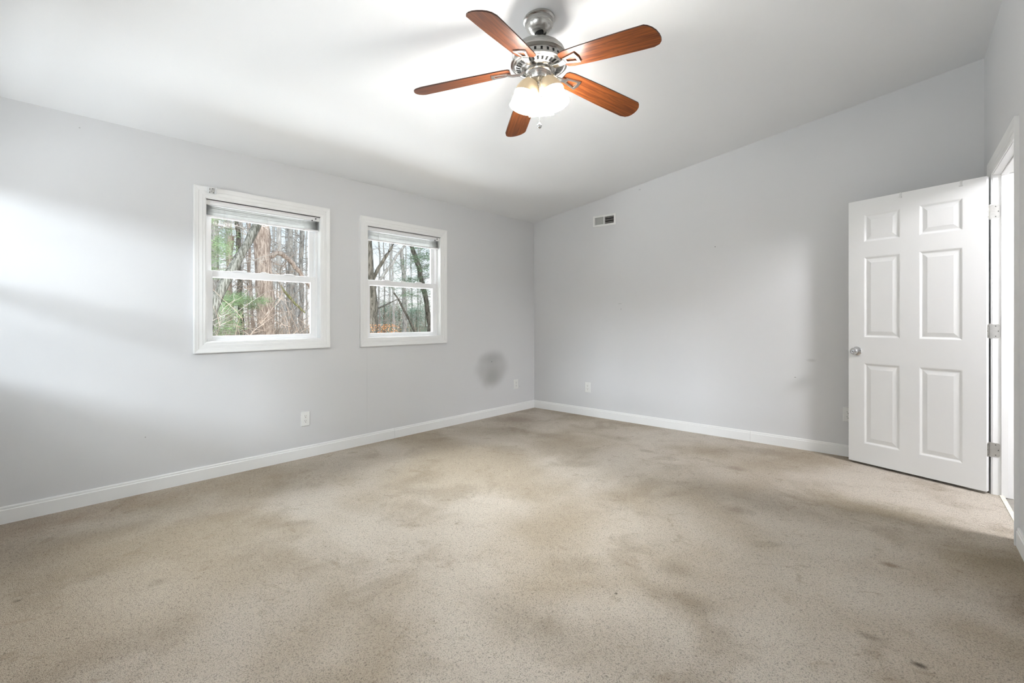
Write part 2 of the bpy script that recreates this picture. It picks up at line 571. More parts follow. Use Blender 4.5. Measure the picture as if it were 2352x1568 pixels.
mb = MB()
pa, pb, pc = RM @ V((0, 0.045, 0)), RM @ V((5.3, 0.045, 0)), RM @ V((5.3, 0, 0))
vs = [(-0.05, 0.05, 0), (-0.05, NEARY - 0.05, 0), (pb.x, NEARY - 0.05, 0), (pa.x, 0.05, 0)]
vs += [(p[0], p[1], -0.05) for p in vs]
mb.add(vs, [(0, 1, 2, 3), (7, 6, 5, 4), (0, 4, 5, 1), (1, 5, 6, 2), (2, 6, 7, 3), (3, 7, 4, 0)])
struct(mb.build('floor', M['carpet']))

# hall beyond the door
mb = MB()
mb.box((-0.3, 0.045, -0.06), (1.95, 1.55, -0.012), 0, RM)
struct(mb.build('floor_hall', M['hallfloor']))
mb = MB()
mb.box((-0.3, 1.5, -0.02), (1.9, 1.6, 2.45), 0, RM)
mb.box((-0.4, 0.12, -0.02), (-0.3, 1.6, 2.45), 0, RM)
mb.box((1.9, 0.12, -0.02), (2.0, 1.6, 2.45), 0, RM)
struct(mb.build('wall_hall', M['wall']))
mb = MB()
mb.box((-0.4, 0.12, 2.45), (2.0, 1.6, 2.5), 0, RM)
struct(mb.build('ceiling_hall', M['ceiling']))
mb = MB()
mb.box((DT0 + 0.02, 0.030, -0.004), (DT1 - 0.02, 0.052, 0.004), 0, RM)
struct(mb.build('trim_4', M['strip']))

# baseboards: a flat board with an eased, stepped top
BBH = 0.0944
def bb_profile(mb, a, b, mtx):
    prof = [(0, 0.0), (0.0, BBH), (0.006, BBH), (0.0085, BBH - 0.006), (0.0085, BBH - 0.016), (0.0125, BBH - 0.019), (0.0125, 0.0)]
    n = len(prof)
    vs = [(a, -d, z) for d, z in prof] + [(b, -d, z) for d, z in prof]
    fs = [(i, (i + 1) % n, n + (i + 1) % n, n + i) for i in range(n)]
    fs += [tuple(range(n)), tuple(range(2 * n - 1, n - 1, -1))]
    mb.add(vs, fs, 0, mtx)
for nm_, a_, b_, mx_ in (('left', 0.0, 2.1185, ML), ('left', 2.1205, -NEARY, ML), ('back', 0.014, 2.567, MBk), ('back', 2.569, RX, MBk), ('right', 1.332, -NEARY, RM), ('right', 0.0, 0.322, RM)):
    mb = MB()
    bb_profile(mb, a_, b_, mx_)
    struct(mb.build('baseboard_' + nm_, M['trim']))

# ------------------------------------------------------------------ casings
def casing_piece(mb, p0, p1, inn, width, mtx, thick=0.018):
    """a mitred moulding from outer corner p0 to p1 (u, z); inn points towards the opening"""
    p0, p1, inn = V(p0), V(p1), V(inn)
    d = (p1 - p0).normalized()
    prof = [(0, 0.0), (0.0, thick), (0.006, thick + 0.001), (0.016, thick - 0.001), (0.030, thick - 0.003), (0.033, thick - 0.005), (0.055, thick - 0.006), (0.058, thick - 0.008), (width - 0.008, thick - 0.009), (width, thick - 0.012), (width, 0.0)]
    vs = []
    for s, p in ((1, p0), (-1, p1)):
        for a, h in prof:
            q = p + inn * a + d * (s * a)
            vs.append((q.x, -h, q.y))
    n = len(prof)
    fs = [(i, i + 1, n + i + 1, n + i) for i in range(n - 1)]
    mb.add(vs, fs, 0, mtx)

def casing_frame(name, wd_u0, wd_u1, z0, z1, mtx, parent=None, legs=False):
    mb = MB()
    if legs:
        casing_leg = [((wd_u0, -0.005), (wd_u0, z1), (1, 0)), ((wd_u1, z1), (wd_u1, -0.005), (-1, 0))]
    g = 0.0006
    casing_piece(mb, (wd_u0, z1), (wd_u1, z1), (0, -1), CW + 0.002, mtx)
    if legs:
        # the feet are square, so run the legs on below the floor line
        casing_piece(mb, (wd_u0, -0.1), (wd_u0, z1 - g), (1, 0), CW + 0.002, mtx)
        casing_piece(mb, (wd_u1, z1 - g), (wd_u1, -0.1), (-1, 0), CW + 0.002, mtx)
    else:
        casing_piece(mb, (wd_u0, z0 + g), (wd_u0, z1 - g), (1, 0), CW, mtx)
        casing_piece(mb, (wd_u1, z1 - g), (wd_u1, z0 + g), (-1, 0), CW, mtx)
        casing_piece(mb, (wd_u1, z0), (wd_u0, z0), (0, 1), CW, mtx)
    return mb.build(name, M['trim'], parent)

# ------------------------------------------------------------------ windows of the left wall (double hung, white)
def frame_ring(mb, a, b, z0, z1, w_, d0, d1, mtx, wt=None, wb=None, mi=0):
    """rectangular ring in local (u, out, z)"""
    wt = w_ if wt is None else wt
    wb = w_ if wb is None else wb
    mb.box((a, d0, z0), (a + w_, d1, z1), mi, mtx)
    mb.box((b - w_, d0, z0), (b, d1, z1), mi, mtx)
    mb.box((a + w_, d0, z0), (b - w_, d1, z0 + wb), mi, mtx)
    mb.box((a + w_, d0, z1 - wt), (b - w_, d1, z1), mi, mtx)

def window(name, ua, ub, za, zb, mtx, mid, casing=None):
    root = struct(empty(name, mtx @ V(((ua + ub) / 2, 0, za))))
    root_m = mtx
    inv = Matrix.Translation(-root.location)
    mx = inv @ mtx
    # jamb extension and frame
    mb = MB()
    frame_ring(mb, ua - 0.012, ub + 0.012, za - 0.012, zb + 0.012, 0.014, 0.0, 0.135, mx)
    mb.build('window_jamb', M['trim'], root)
    mb = MB()
    frame_ring(mb, ua, ub, za, zb, 0.020, 0.045, 0.130, mx, wb=0.018)
    for uu in (ua + 0.020, ub - 0.020 - 0.008):
        mb.box((uu, 0.072, za), (uu + 0.008, 0.078, zb), 0, mx)          # parting stops of the tracks
    mb.build('window_frame', M['vinyl'], root, bevel=0.0015)
    # lower sash, towards the room
    mb = MB()
    la, lb = ua + 0.014, ub - 0.014
    zmr = mid
    frame_ring(mb, la, lb, za + 0.006, zmr, 0.042, 0.050, 0.072, mx, wt=0.048, wb=0.032)
    # finger lifts: two shallow humps along the meeting rail
    for q in (0.27, 0.73):
        uc = la + (lb - la) * q
        vs, fs = [], []
        for i in range(9):
            s = i / 8
            hh = 0.009 * (1 - (2 * s - 1) ** 4)
            for dd in (0.046, 0.060):
                vs += [(uc - 0.045 + 0.09 * s, dd, zmr - 0.002), (uc - 0.045 + 0.09 * s, dd, zmr + hh)]
        for i in range(8):
            k = i * 4
            fs += [(k, k + 4, k + 5, k + 1), (k + 2, k + 3, k + 7, k + 6), (k + 1, k + 5, k + 7, k + 3)]
        fs += [(0, 1, 3, 2), (32, 34, 35, 33)]
        mb.add(vs, fs, 0, mx)
    lower = mb.build('lower_sash', M['vinyl'], root, bevel=0.0015)
    mb = MB()
    mb.box((la + 0.038, 0.059, za + 0.032), (lb - 0.038, 0.062, zmr - 0.044), 0, mx)
    mb.build('window_pane', M['glass'], lower)
    mb = MB()
    uc = (la + lb) / 2
    mb.box((uc - 0.03, 0.052, zmr), (uc + 0.03, 0.068, zmr + 0.006), 0, mx)
    mb.box((uc - 0.008, 0.054, zmr + 0.006), (uc + 0.022, 0.066, zmr + 0.011), 0, mx)
    mb.build('sash_lock', M['plastic'], lower, bevel=0.001)
    # upper sash, set back
    mb = MB()
    frame_ring(mb, la, lb, zmr - 0.050, zb - 0.008, 0.042, 0.080, 0.102, mx, wt=0.042, wb=0.048)
    upper = mb.build('upper_sash', M['vinyl'], root, bevel=0.0015)
    mb = MB()
    mb.box((la + 0.038, 0.090, zmr - 0.006), (lb - 0.038, 0.093, zb - 0.046), 0, mx)
    mb.build('window_pane', M['glass'], upper)
    if casing:
        c = casing_frame('window_casing', casing[0], casing[1], casing[2], casing[3], mx, root)
    return root

for nm, wd in (('window_1', W1), ('window_2', W2)):
    h = hole(wd)
    window(nm, h[0], h[1], h[2], h[3], ML, 1.482 if nm == 'window_1' else 1.492, (-wd['y1'], -wd['y0'], wd['z0'], wd['z1']))
window('window_3', *NWA, MN, 1.475, (NWA[0] - CW, NWA[1] + CW, NWA[2] - CW, NWA[3] + CW))
window('fill_window', *NWC, RM, 1.50, (NWC[0] - CW, NWC[1] + CW, NWC[2] - CW, NWC[3] + CW))  # invented window, added only for the fill lamp outside it
window('window_4', *NWB, MN, 1.475, (NWB[0] - CW, NWB[1] + CW, NWB[2] - CW, NWB[3] + CW))

# raised mini blinds
def blind(ua, ub, ztop, label, tilt=0.0, wand=True):
    org = ML @ V(((ua + ub) / 2, 0.030, ztop))
    root = tag(empty('window_blind', org), label, 'blind')
    hw = (ub - ua) / 2 - 0.004
    # here local x = into the wall (-X world) is simply world; y along the wall
    mb = MB()
    mb.box((-0.019, -hw, -0.030), (0.019, hw, -0.0022))
    mb.box((0.019, -hw, -0.0305), (0.0215, hw, -0.026))
    mb.box((0.019, -hw, -0.008), (0.0215, hw, -0.002))
    mb.build('headrail', M['vinyl'], root, bevel=0.001)
    mb = MB()
    n = 22
    rnd = random.Random(int(ua * 1000))
    for i in range(n):
        z = -0.036 - i * 0.0031
        dx = rnd.uniform(-0.0012, 0.0012)
        yy = rnd.uniform(-0.0015, 0.0015)
        vs, fs = [], []
        for s in range(5):
            q = -1 + s / 2
            vs += [(q * 0.0125 + dx, -hw + 0.004 + yy, z + 0.0020 * (1 - q * q)), (q * 0.0125 + dx, hw - 0.004 + yy, z + 0.0020 * (1 - q * q))]
        for s in range(4):
            fs.append((2 * s, 2 * s + 2, 2 * s + 3, 2 * s + 1))
        mb.add(vs, fs)
    mb.build('slat_stack', M['slat'], root)
    zb = -0.036 - n * 0.0031
    mb = MB()
    mb.box((-0.013, -hw + 0.002, zb - 0.012), (0.013, hw - 0.002, zb + 0.001))
    mb.build('bottom_rail', M['vinyl'], root, bevel=0.002)
    for q in (-0.72, 0.0, 0.70):
        mb = MB()
        for xx in (-0.0150, 0.0150):
            mb.tube([(xx, hw * q, -0.030), (xx * 1.05, hw * q + 0.002, (zb - 0.03) / 2), (xx, hw * q, zb - 0.012)], 0.0008, 4)
        mb.box((0.013, hw * q - 0.008, zb - 0.013), (0.0145, hw * q + 0.008, zb + 0.0))
        mb.build('ladder_cord', M['cord'], root)
    for s in (-1, 1):
        mb = MB()
        a_, b_ = sorted((s * (hw + 0.0035), s * (hw - 0.022)))
        mb.box((-0.020, a_, -0.032), (0.0225, b_, -0.001))
        mb.build('end_bracket', M['plastic'], root, bevel=0.001)
    for yy, zz in ((hw - 0.060, -0.029), (hw - 0.030, -0.012)):
        mb = MB()
        mb.tube([(0.020, yy, zz), (0.026, yy, zz)], 0.005, 8)
        mb.build('tilt_stub', M['slot'], root)
    return root
h1, h2 = hole(W1), hole(W2)
blind(h1[0], h1[1], h1[3], 'white mini blind pulled up at the top of the left window')
blind(h2[0], h2[1], h2[3], 'white mini blind pulled up at the top of the right window')

# curtain rod bracket on the head casing of window 1
o = at(485, 438, 0.022)
br = tag(empty('curtain_bracket', (0.0185, o.y, o.z)), 'small clear plastic curtain rod bracket on top left of left window casing', 'bracket')
mb = MB()
mb.box((0, -0.022, -0.020), (0.003, -0.002, 0.020))
mb.box((0, 0.006, -0.020), (0.003, 0.026, 0.020))
mb.box((0, -0.002, 0.010), (0.003, 0.006, 0.020))
mb.box((0.003, -0.022, -0.020), (0.030, -0.019, 0.020))
mb.box((0.003, 0.022, -0.020), (0.040, 0.026, 0.020))
mb.build('bracket_plate', M['clip'], br)
for y, z in ((-0.010, 0.010), (-0.010, -0.012), (0.014, -0.012), (0.010, 0.016)):
    mb = MB()
    mb.tube([(0.002, y, z), (0.0045, y, z)], 0.0032, 8)
    mb.build('screw', M['screw'], br)

# ------------------------------------------------------------------ outlets
def outlet(mtx, u, z, label):
    o = tag(empty('wall_outlet', mtx @ V((u, 0, z)), mtx.to_euler()), label, 'outlet', None)
    mm = Matrix(((1, 0, 0, 0), (0, 1, 0, 0), (0, 0, 1, 0), (0, 0, 0, 1)))
    det = mtx.to_3x3().determinant()
    if det < 0:
        # left wall frame is mirrored, so give the outlet its own proper frame
        o.rotation_euler = (0, 0, -pi / 2) if mtx is ML else (0, 0, pi)
        o.rotation_euler = Matrix(((0, -1, 0), (1, 0, 0), (0, 0, 1))).to_euler() if mtx is ML else o.rotation_euler
    mb = MB()
    # local: x along the wall, -y towards the room
    w_, h_ = 0.0355, 0.0580
    vs, fs = [], []
    for s, dd in ((1.0, 0.0), (1.0, -0.003), (0.93, -0.0055)):
        vs += [(-w_ * s, dd, -h_ * (1 - (1 - s) * 0.6)), (w_ * s, dd, -h_ * (1 - (1 - s) * 0.6)), (w_ * s, dd, h_ * (1 - (1 - s) * 0.6)), (-w_ * s, dd, h_ * (1 - (1 - s) * 0.6))]
    for i in range(2):
        for k in range(4):
            fs.append((i * 4 + k, i * 4 + (k + 1) % 4, (i + 1) * 4 + (k + 1) % 4, (i + 1) * 4 + k))
    fs.append((8, 9, 10, 11))
    mb.add(vs, fs)
    mb.build('cover_plate', M['plastic'], o)
    for zc in (0.0195, -0.0195):
        mb = MB()
        n = 20
        vs, fs = [], []
        for dd in (-0.0055, -0.0072):
            for k in range(n):
                a = 2 * pi * k / n
                vs.append((max(-0.0165, min(0.0165, 0.019 * cos(a))), dd, zc + max(-0.0135, min(0.0135, 0.0165 * sin(a)))))
        fs = [(k, (k + 1) % n, n + (k + 1) % n, n + k) for k in range(n)] + [tuple(range(n, 2 * n))]
        mb.add(vs, fs)
        rc = mb.build('receptacle', M['plastic'], o)
        mb = MB()
        mb.box((-0.0075, -0.0076, zc + 0.001), (-0.0053, -0.0070, zc + 0.0095))
        mb.box((0.0050, -0.0076, zc + 0.002), (0.0072, -0.0070, zc + 0.0085))
        mb.tube([(0, -0.0070, zc - 0.0065), (0, -0.0077, zc - 0.0065)], 0.0030, 10)
        mb.build('socket_slots', M['slot'], rc)
    mb = MB()
    mb.tube([(0, -0.0055, 0), (0, -0.0068, 0)], 0.003, 10)
    mb.build('screw', M['clip'], o)
    return o

def outlet_at(origin, rotz, label):
    m = Matrix.Translation(origin) @ Matrix.Rotation(rotz, 4, 'Z')
    return outlet(m, 0, 0, label)
# on the left wall -y local must point to +X: rotate by +90 degrees
outlet_at((0, -2.974, 0.316), pi / 2, 'white duplex outlet on the left wall below and between the two windows')
outlet_at((0, -0.358, 0.333), pi / 2, 'white duplex outlet beside the grey smudge near the far corner')
outlet_at((0.806, 0, 0.331), 0, 'white duplex outlet on the back wall right of the far corner')
outlet_at((3.3125, 0, 0.343), 0, 'white duplex outlet half hidden by the open door edge')

# ------------------------------------------------------------------ wall vent
vt = tag(empty('wall_vent', (1.025, 0, 2.2525)), 'white rectangular air vent high on the back wall below the ceiling', 'vent')
mb = MB()
hw, hh = 0.150, 0.0655
iw, ih = 0.124, 0.0415
def quadring(mb, a, b, ya, yb):
    vs = [(-a[0], ya, -a[1]), (a[0], ya, -a[1]), (a[0], ya, a[1]), (-a[0], ya, a[1]), (-b[0], yb, -b[1]), (b[0], yb, -b[1]), (b[0], yb, b[1]), (-b[0], yb, b[1])]
    mb.add(vs, [(k, (k + 1) % 4, 4 + (k + 1) % 4, 4 + k) for k in range(4)])
quadring(mb, (hw, hh), (hw, hh), 0.0, -0.003)
quadring(mb, (hw, hh), (hw - 0.006, hh - 0.006), -0.003, -0.008)
quadring(mb, (hw - 0.006, hh - 0.006), (iw, ih), -0.008, -0.007)
quadring(mb, (iw, ih), (iw, ih), -0.007, 0.03)
mb.box((-0.006, -0.0075, -ih), (0.004, 0.012, ih))
mb.build('vent_frame', M['plastic'], vt)
mb = MB()
mb.box((-iw, 0.006, -ih), (-0.006, 0.008, ih))
mb.build('damper', M['vent_mesh'], vt)
for i in range(3):
    mb = MB()
    z = -0.0235 + i * 0.027
    rot = Matrix.Translation((0.064, 0.012, z)) @ Matrix.Rotation(R(-38), 4, 'X')
    mb.box((-0.060, -0.0012, -0.0125), (0.060, 0.0012, 0.0125), 0, rot)
    mb.build('louvre', M['vent_grey'], vt)
mb = MB()
mb.box((-iw, 0.055, -ih), (iw, 0.06, ih))
mb.box((-iw, 0.03, -ih - 0.001), (iw, 0.06, -ih))
mb.box((-iw, 0.03, ih), (iw, 0.06, ih + 0.001))
mb.build('duct', M['dark'], vt)
mb = MB()
mb.tube([(hw - 0.013, -0.010, 0.012), (hw - 0.013, -0.006, 0.012)], 0.0035, 10)
mb.box((hw - 0.016, -0.016, -0.012), (hw - 0.012, -0.006, -0.004))
mb.build('damper_lever', M['clip'], vt)

# ------------------------------------------------------------------ door opening: casing and jamb
o = casing_frame('trim_1', 0.328, 1.326, 0, 2.144, RM, legs=True)
struct(o)
mb = MB()
J0, J1, JZ = 0.413, 1.240, 2.058
mb.box((J0 - 0.016, 0.0, -0.01), (J0, 0.125, JZ + 0.016), 0, RM)
mb.box((J1, 0.0, -0.01), (J1 + 0.016, 0.125, JZ + 0.016), 0, RM)
mb.box((J0, 0.0, JZ), (J1, 0.125, JZ + 0.016), 0, RM)
struct(mb.build('trim_2', M['trim'], bevel=0.001))
mb = MB()
s0, s1 = 0.038, 0.072
mb.box((J0, s0, -0.008), (J0 + 0.011, s1, JZ), 0, RM)
mb.box((J1 - 0.011, s0, -0.008), (J1, s1, JZ), 0, RM)
mb.box((J0 + 0.011, s0, JZ - 0.011), (J1 - 0.011, s1, JZ), 0, RM)
struct(mb.build('trim_3', M['trim'], bevel=0.002))

# ------------------------------------------------------------------ six panel door, open
PIV = RM @ V((0.409, -0.012, 0.018))
DANG = math.atan2(0.282, -0.765)
DW, DH, DTH = 0.8128, 2.032, 0.035
door = struct(empty('door_1', PIV, (0, 0, DANG)), 'white six panel door standing open against the back wall', 'door')
# local: x from the hinge to the free edge, +y is the side turned to the camera
us = [0, 0.118, 0.355, 0.470, 0.705, DW]
zs = [0, 0.150, 0.772, 0.970, 1.590, 1.705, 1.918, DH]
holes = [(1, 1), (1, 3), (1, 5), (3, 1), (3, 3), (3, 5)]
mb = MB()
off = 0.004
def slab_face(y, sgn):
    for i in range(5):
        for j in range(7):
            a, b, c, d = us[i] + off, us[i + 1] + off, zs[j], zs[j + 1]
            if (i, j) in holes:
                rings = [(0, 0), (0.005, 0.0008), (0.015, 0.0045), (0.020, 0.0048), (0.043, 0.0018), (0.047, 0.0012)]
                pr = None
                for ins, dep in rings:
                    yy = y - sgn * dep
                    cur = [(a + ins, yy, c + ins), (b - ins, yy, c + ins), (b - ins, yy, d - ins), (a + ins, yy, d - ins)]
                    if pr:
                        mb.add(pr + cur, [(k, (k + 1) % 4, 4 + (k + 1) % 4, 4 + k) for k in range(4)])
                    pr = cur
                mb.add(pr, [(0, 1, 2, 3)])
            else:
                mb.add([(a, y, c), (b, y, c), (b, y, d), (a, y, d)], [(0, 1, 2, 3)])
Y0, Y1 = 0.006, 0.006 + DTH
slab_face(Y1, 1)
slab_face(Y0, -1)
x0, x1 = off, DW + off
mb.add([(x0, Y0, 0), (x1, Y0, 0), (x1, Y1, 0), (x0, Y1, 0), (x0, Y0, DH), (x1, Y0, DH), (x1, Y1, DH), (x0, Y1, DH)],
       [(0, 1, 2, 3), (7, 6, 5, 4), (0, 4, 7, 3), (1, 2, 6, 5)])
slab = mb.build('door_slab', M['door'], door)
# knob on both sides
ku, kz = 0.757, 0.862
for sgn, y in ((1, Y1), (-1, Y0)):
    mx = Matrix.Translation((ku, y, kz)) @ Matrix.Rotation(-sgn * pi / 2, 4, 'X')
    mb = MB()
    mb.lathe([(0.0, 0.0), (0.034, 0.0), (0.0345, 0.003), (0.031, 0.007), (0.022, 0.011), (0.0155, 0.014), (0.013, 0.022), (0.014, 0.028), (0.0215, 0.034), (0.0265, 0.042), (0.0265, 0.050), (0.023, 0.057), (0.0175, 0.0595), (0.0165, 0.0575), (0.0125, 0.0570), (0.0115, 0.0600), (0.0, 0.0610)], 36, 0, mx)
    kn = mb.build('door_knob', M['chrome'], door, smooth=45)
    mb = MB()
    mb.tube([mx @ V((0, 0, 0.060)), mx @ V((0, 0, 0.0618))], 0.0035, 10)
    mb.build('key_slot', M['slot'], kn)
mb = MB()
mb.box((x1 - 0.0005, 0.012, kz - 0.028), (x1 + 0.0015, 0.036, kz + 0.028))
mb.box((x1, 0.017, kz - 0.008), (x1 + 0.010, 0.030, kz + 0.008))
mb.build('latch', M['chrome'], door, bevel=0.001)
# hinges
JL = Matrix.Rotation(-DANG, 4, 'Z') @ Matrix.Translation(-PIV) @ RM      # wall frame -> door frame
for hz in (1.803, 1.034, 0.270):
    mb = MB()
    a0, b0 = hz - 0.0445, hz + 0.0445
    for k in range(5):
        mb.tube([(0, 0, a0 + k * 0.0178), (0, 0, a0 + k * 0.0178 + 0.0172)], 0.0058, 14)
    mb.tube([(0, 0, b0), (0, 0, b0 + 0.004)], 0.0045, 10)
    mb.tube([(0, 0, a0 - 0.004), (0, 0, a0)], 0.0045, 10)
    hg = mb.build('door_hinge', M['hinge'], door, smooth=50)
    def leaf(mtx, w_, name):
        mb = MB()
        r, n = 0.012, 6
        pts = [(0, a0), (w_ - r, a0)]
        pts += [(w_ - r + r * sin(k * pi / 2 / n), a0 + r - r * cos(k * pi / 2 / n)) for k in range(1, n + 1)]
        pts += [(w_ - r + r * cos(k * pi / 2 / n), b0 - r + r * sin(k * pi / 2 / n)) for k in range(0, n + 1)]
        pts += [(0, b0)]
        m_ = len(pts)
        vs = [(p, 0.0, q) for p, q in pts] + [(p, 0.0018, q) for p, q in pts]
        fs = [tuple(range(m_)), tuple(range(2 * m_ - 1, m_ - 1, -1))] + [(k, (k + 1) % m_, m_ + (k + 1) % m_, m_ + k) for k in range(m_)]
        mb.add(vs, fs, 0, mtx)
        lf = mb.build(name, M['hinge'], hg)
        mb = MB()
        for p, q in ((w_ * 0.55, b0 - 0.012), (w_ * 0.82, hz), (w_ * 0.55, a0 + 0.012)):
            mb.tube([mtx @ V((p, 0.0018, q)), mtx @ V((p, 0.0025, q))], 0.0032, 8)
        sc_ = mb.build('screw_heads', M['screw'], hg)
        lf = None
    # jamb leaf: lies on the jamb face (t = J0), running outwards from the pin, facing +t
    mj = JL @ Matrix(((0, 1, 0, J0 + 0.0002), (1, 0, 0, -0.012), (0, 0, 1, 0.018), (0, 0, 0, 1)))
    leaf(mj, 0.046, 'hinge_leaf')
    # door leaf: on the hinge edge of the slab, facing -x
    md = Matrix(((0, -1, 0, off - 0.0001), (1, 0, 0, 0.0), (0, 0, 1, 0), (0, 0, 0, 1)))
    leaf(md, 0.036, 'hinge_leaf')

# over-door hooks
dm = Matrix.Translation(PIV) @ Matrix.Rotation(DANG, 4, 'Z')
for u, lab in ((0.470, 'small grey hook clipped over door top nearer the free edge'), (0.130, 'small grey hook clipped over door top nearer the hinges')):
    mb = MB()
    mb.box((-0.006, Y0 - 0.003, 0.0004), (0.006, Y1 + 0.003, 0.003))
    mb.box((-0.006, Y1 + 0.0006, -0.030), (0.006, Y1 + 0.003, 0.0004))
    mb.box((-0.006, Y0 - 0.003, -0.030), (0.006, Y0 - 0.0006, 0.0004))
    mb.box((-0.009, Y1 + 0.0006, -0.036), (0.009, Y1 + 0.012, -0.030))
    ho = mb.build('door_hook', M['clip'], bevel=0.0008)
    ho.location = dm @ V((u, 0, DH))
    ho.rotation_euler = (0, 0, DANG)
    tag(ho, lab, 'hook')

# ------------------------------------------------------------------ ceiling fan with lights
FX, FY = 2.2908, -2.8000
FZ = czt(FX)
fan = tag(empty('ceiling_fan', (FX, FY, FZ)), 'brushed nickel ceiling fan with five mahogany blades and lit glass shades', 'ceiling fan')
tilt = Matrix.Rotation(-math.atan(SLOPE), 4, 'Y')
mb = MB()
cp = [(0.0, 0.004), (0.078, 0.004), (0.0815, -0.004), (0.0815, -0.014), (0.077, -0.018), (0.0735, -0.022), (0.0735, -0.034), (0.070, -0.052), (0.061, -0.070), (0.049, -0.085), (0.037, -0.095), (0.031, -0.099), (0.0295, -0.097), (0.0285, -0.085), (0.0, -0.080)]
mb.lathe([(r * 1.02, z * 0.81) for r, z in cp], 40, 0, tilt)
mb.build('canopy', M['nickel'], fan, smooth=40)
mb = MB()
bc = V((-0.013, 0, -0.084))
mb.lathe([(0.0, 0.024)] + [(0.026 * sin(a * pi / 10), 0.026 * cos(a * pi / 10)) for a in range(1, 10)] + [(0.0, -0.026)], 24, 0, Matrix.Translation((0, 0, -0.064)))
mb.build('hanger_ball', M['rubber'], fan, smooth=60)
mb = MB()
mb.lathe([(0.0, -0.07), (0.0125, -0.07), (0.0125, -0.116), (0.024, -0.118), (0.026, -0.140), (0.0, -0.140)], 24)
mb.build('downrod', M['nickel'], fan, smooth=40)
# motor housing: dome, bright band, flared vented skirt
mb = MB()
zt = -0.127
mb.lathe([(0.020, zt), (0.050, zt - 0.001), (0.085, zt - 0.007), (0.112, zt - 0.020), (0.129, zt - 0.038), (0.1365, zt - 0.056), (0.1375, zt - 0.066), (0.132, zt - 0.070), (0.124, zt - 0.073), (0.1205, zt - 0.078), (0.1205, zt - 0.098), (0.124, zt - 0.102), (0.136, zt - 0.106), (0.1435, zt - 0.112), (0.1435, zt - 0.119), (0.140, zt - 0.122), (0.132, zt - 0.1235), (0.128, zt - 0.121), (0.124, zt - 0.124), (0.120, zt - 0.1265), (0.090, zt - 0.134), (0.086, zt - 0.138), (0.082, zt - 0.136), (0.074, zt - 0.140), (0.0, zt - 0.142)], 64)
for k in range(30):
    a = 2 * pi * (k + 0.5) / 30
    mx = Matrix.Rotation(a, 4, 'Z')
    # radial slots on the skirt's underside
    r0, r1, zz0, zz1 = 0.094, 0.117, zt - 0.1338, zt - 0.1278
    vs = [(r0, -0.0045, zz0 - 0.0006), (r1, -0.0062, zz1 - 0.0006), (r1, 0.0062, zz1 - 0.0006), (r0, 0.0045, zz0 - 0.0006), (r0, -0.0045, zz0 + 0.004), (r1, -0.0062, zz1 + 0.004), (r1, 0.0062, zz1 + 0.004), (r0, 0.0045, zz0 + 0.004)]
    mb.add(vs, [(0, 1, 2, 3), (7, 6, 5, 4), (0, 4, 5, 1), (1, 5, 6, 2), (2, 6, 7, 3), (3, 7, 4, 0)], 1, mx)
for k in range(24):
    a = 2 * pi * k / 24
    mx = Matrix.Rotation(a, 4, 'Z')
    mb.box((0.1185, -0.0055, zt - 0.0965), (0.1212, 0.0055, zt - 0.0815), 1, mx)
mb.v = [V((p.x * 1.03, p.y * 1.03, p.z)) for p in mb.v]
motor = mb.build('motor_housing', [M['nickel'], M['dark']], fan, smooth=35)
# switch housing and light fitter
mb = MB()
zs0 = zt - 0.140
mb.lathe([(0.0, zs0), (0.066, zs0), (0.068, zs0 - 0.004), (0.068, zs0 - 0.012), (0.061, zs0 - 0.016), (0.0585, zs0 - 0.030), (0.053, zs0 - 0.052), (0.046, zs0 - 0.060), (0.030, zs0 - 0.065), (0.022, zs0 - 0.072), (0.016, zs0 - 0.084), (0.010, zs0 - 0.092), (0.0, zs0 - 0.094)], 40)
sw = mb.build('switch_housing', M['nickel'], fan, smooth=40)
ZSW = zs0

# blades
BLADE0 = 3.7434
def blade_outline():
    pts = []
    # root end (narrow, chamfered), sides flaring slightly to a rounded tip
    top = [(0.150, 0.036), (0.160, 0.050), (0.19, 0.057), (0.30, 0.062), (0.42, 0.066), (0.54, 0.068), (0.612, 0.068)]
    tip = [(0.640, 0.059), (0.654, 0.045), (0.661, 0.026), (0.663, 0.004), (0.660, -0.020), (0.651, -0.042), (0.636, -0.060)]
    bot = [(0.622, -0.068), (0.54, -0.068), (0.42, -0.066), (0.30, -0.062), (0.19, -0.057), (0.160, -0.050), (0.150, -0.036)]
    return top + tip + bot
OUT = blade_outline()
def blade_meshes(parent):
    mb = MB()
    n = len(OUT)
    vs = [(x, y, -0.003) for x, y in OUT] + [(x, y, 0.003) for x, y in OUT]
    mb.add(vs, [tuple(range(n - 1, -1, -1)), tuple(range(n, 2 * n))], 0)
    mb.add(vs, [(k, (k + 1) % n, n + (k + 1) % n, n + k) for k in range(n)], 1)
    return mb.build('fan_blade', [M['wood'], M['blade_edge']], parent)
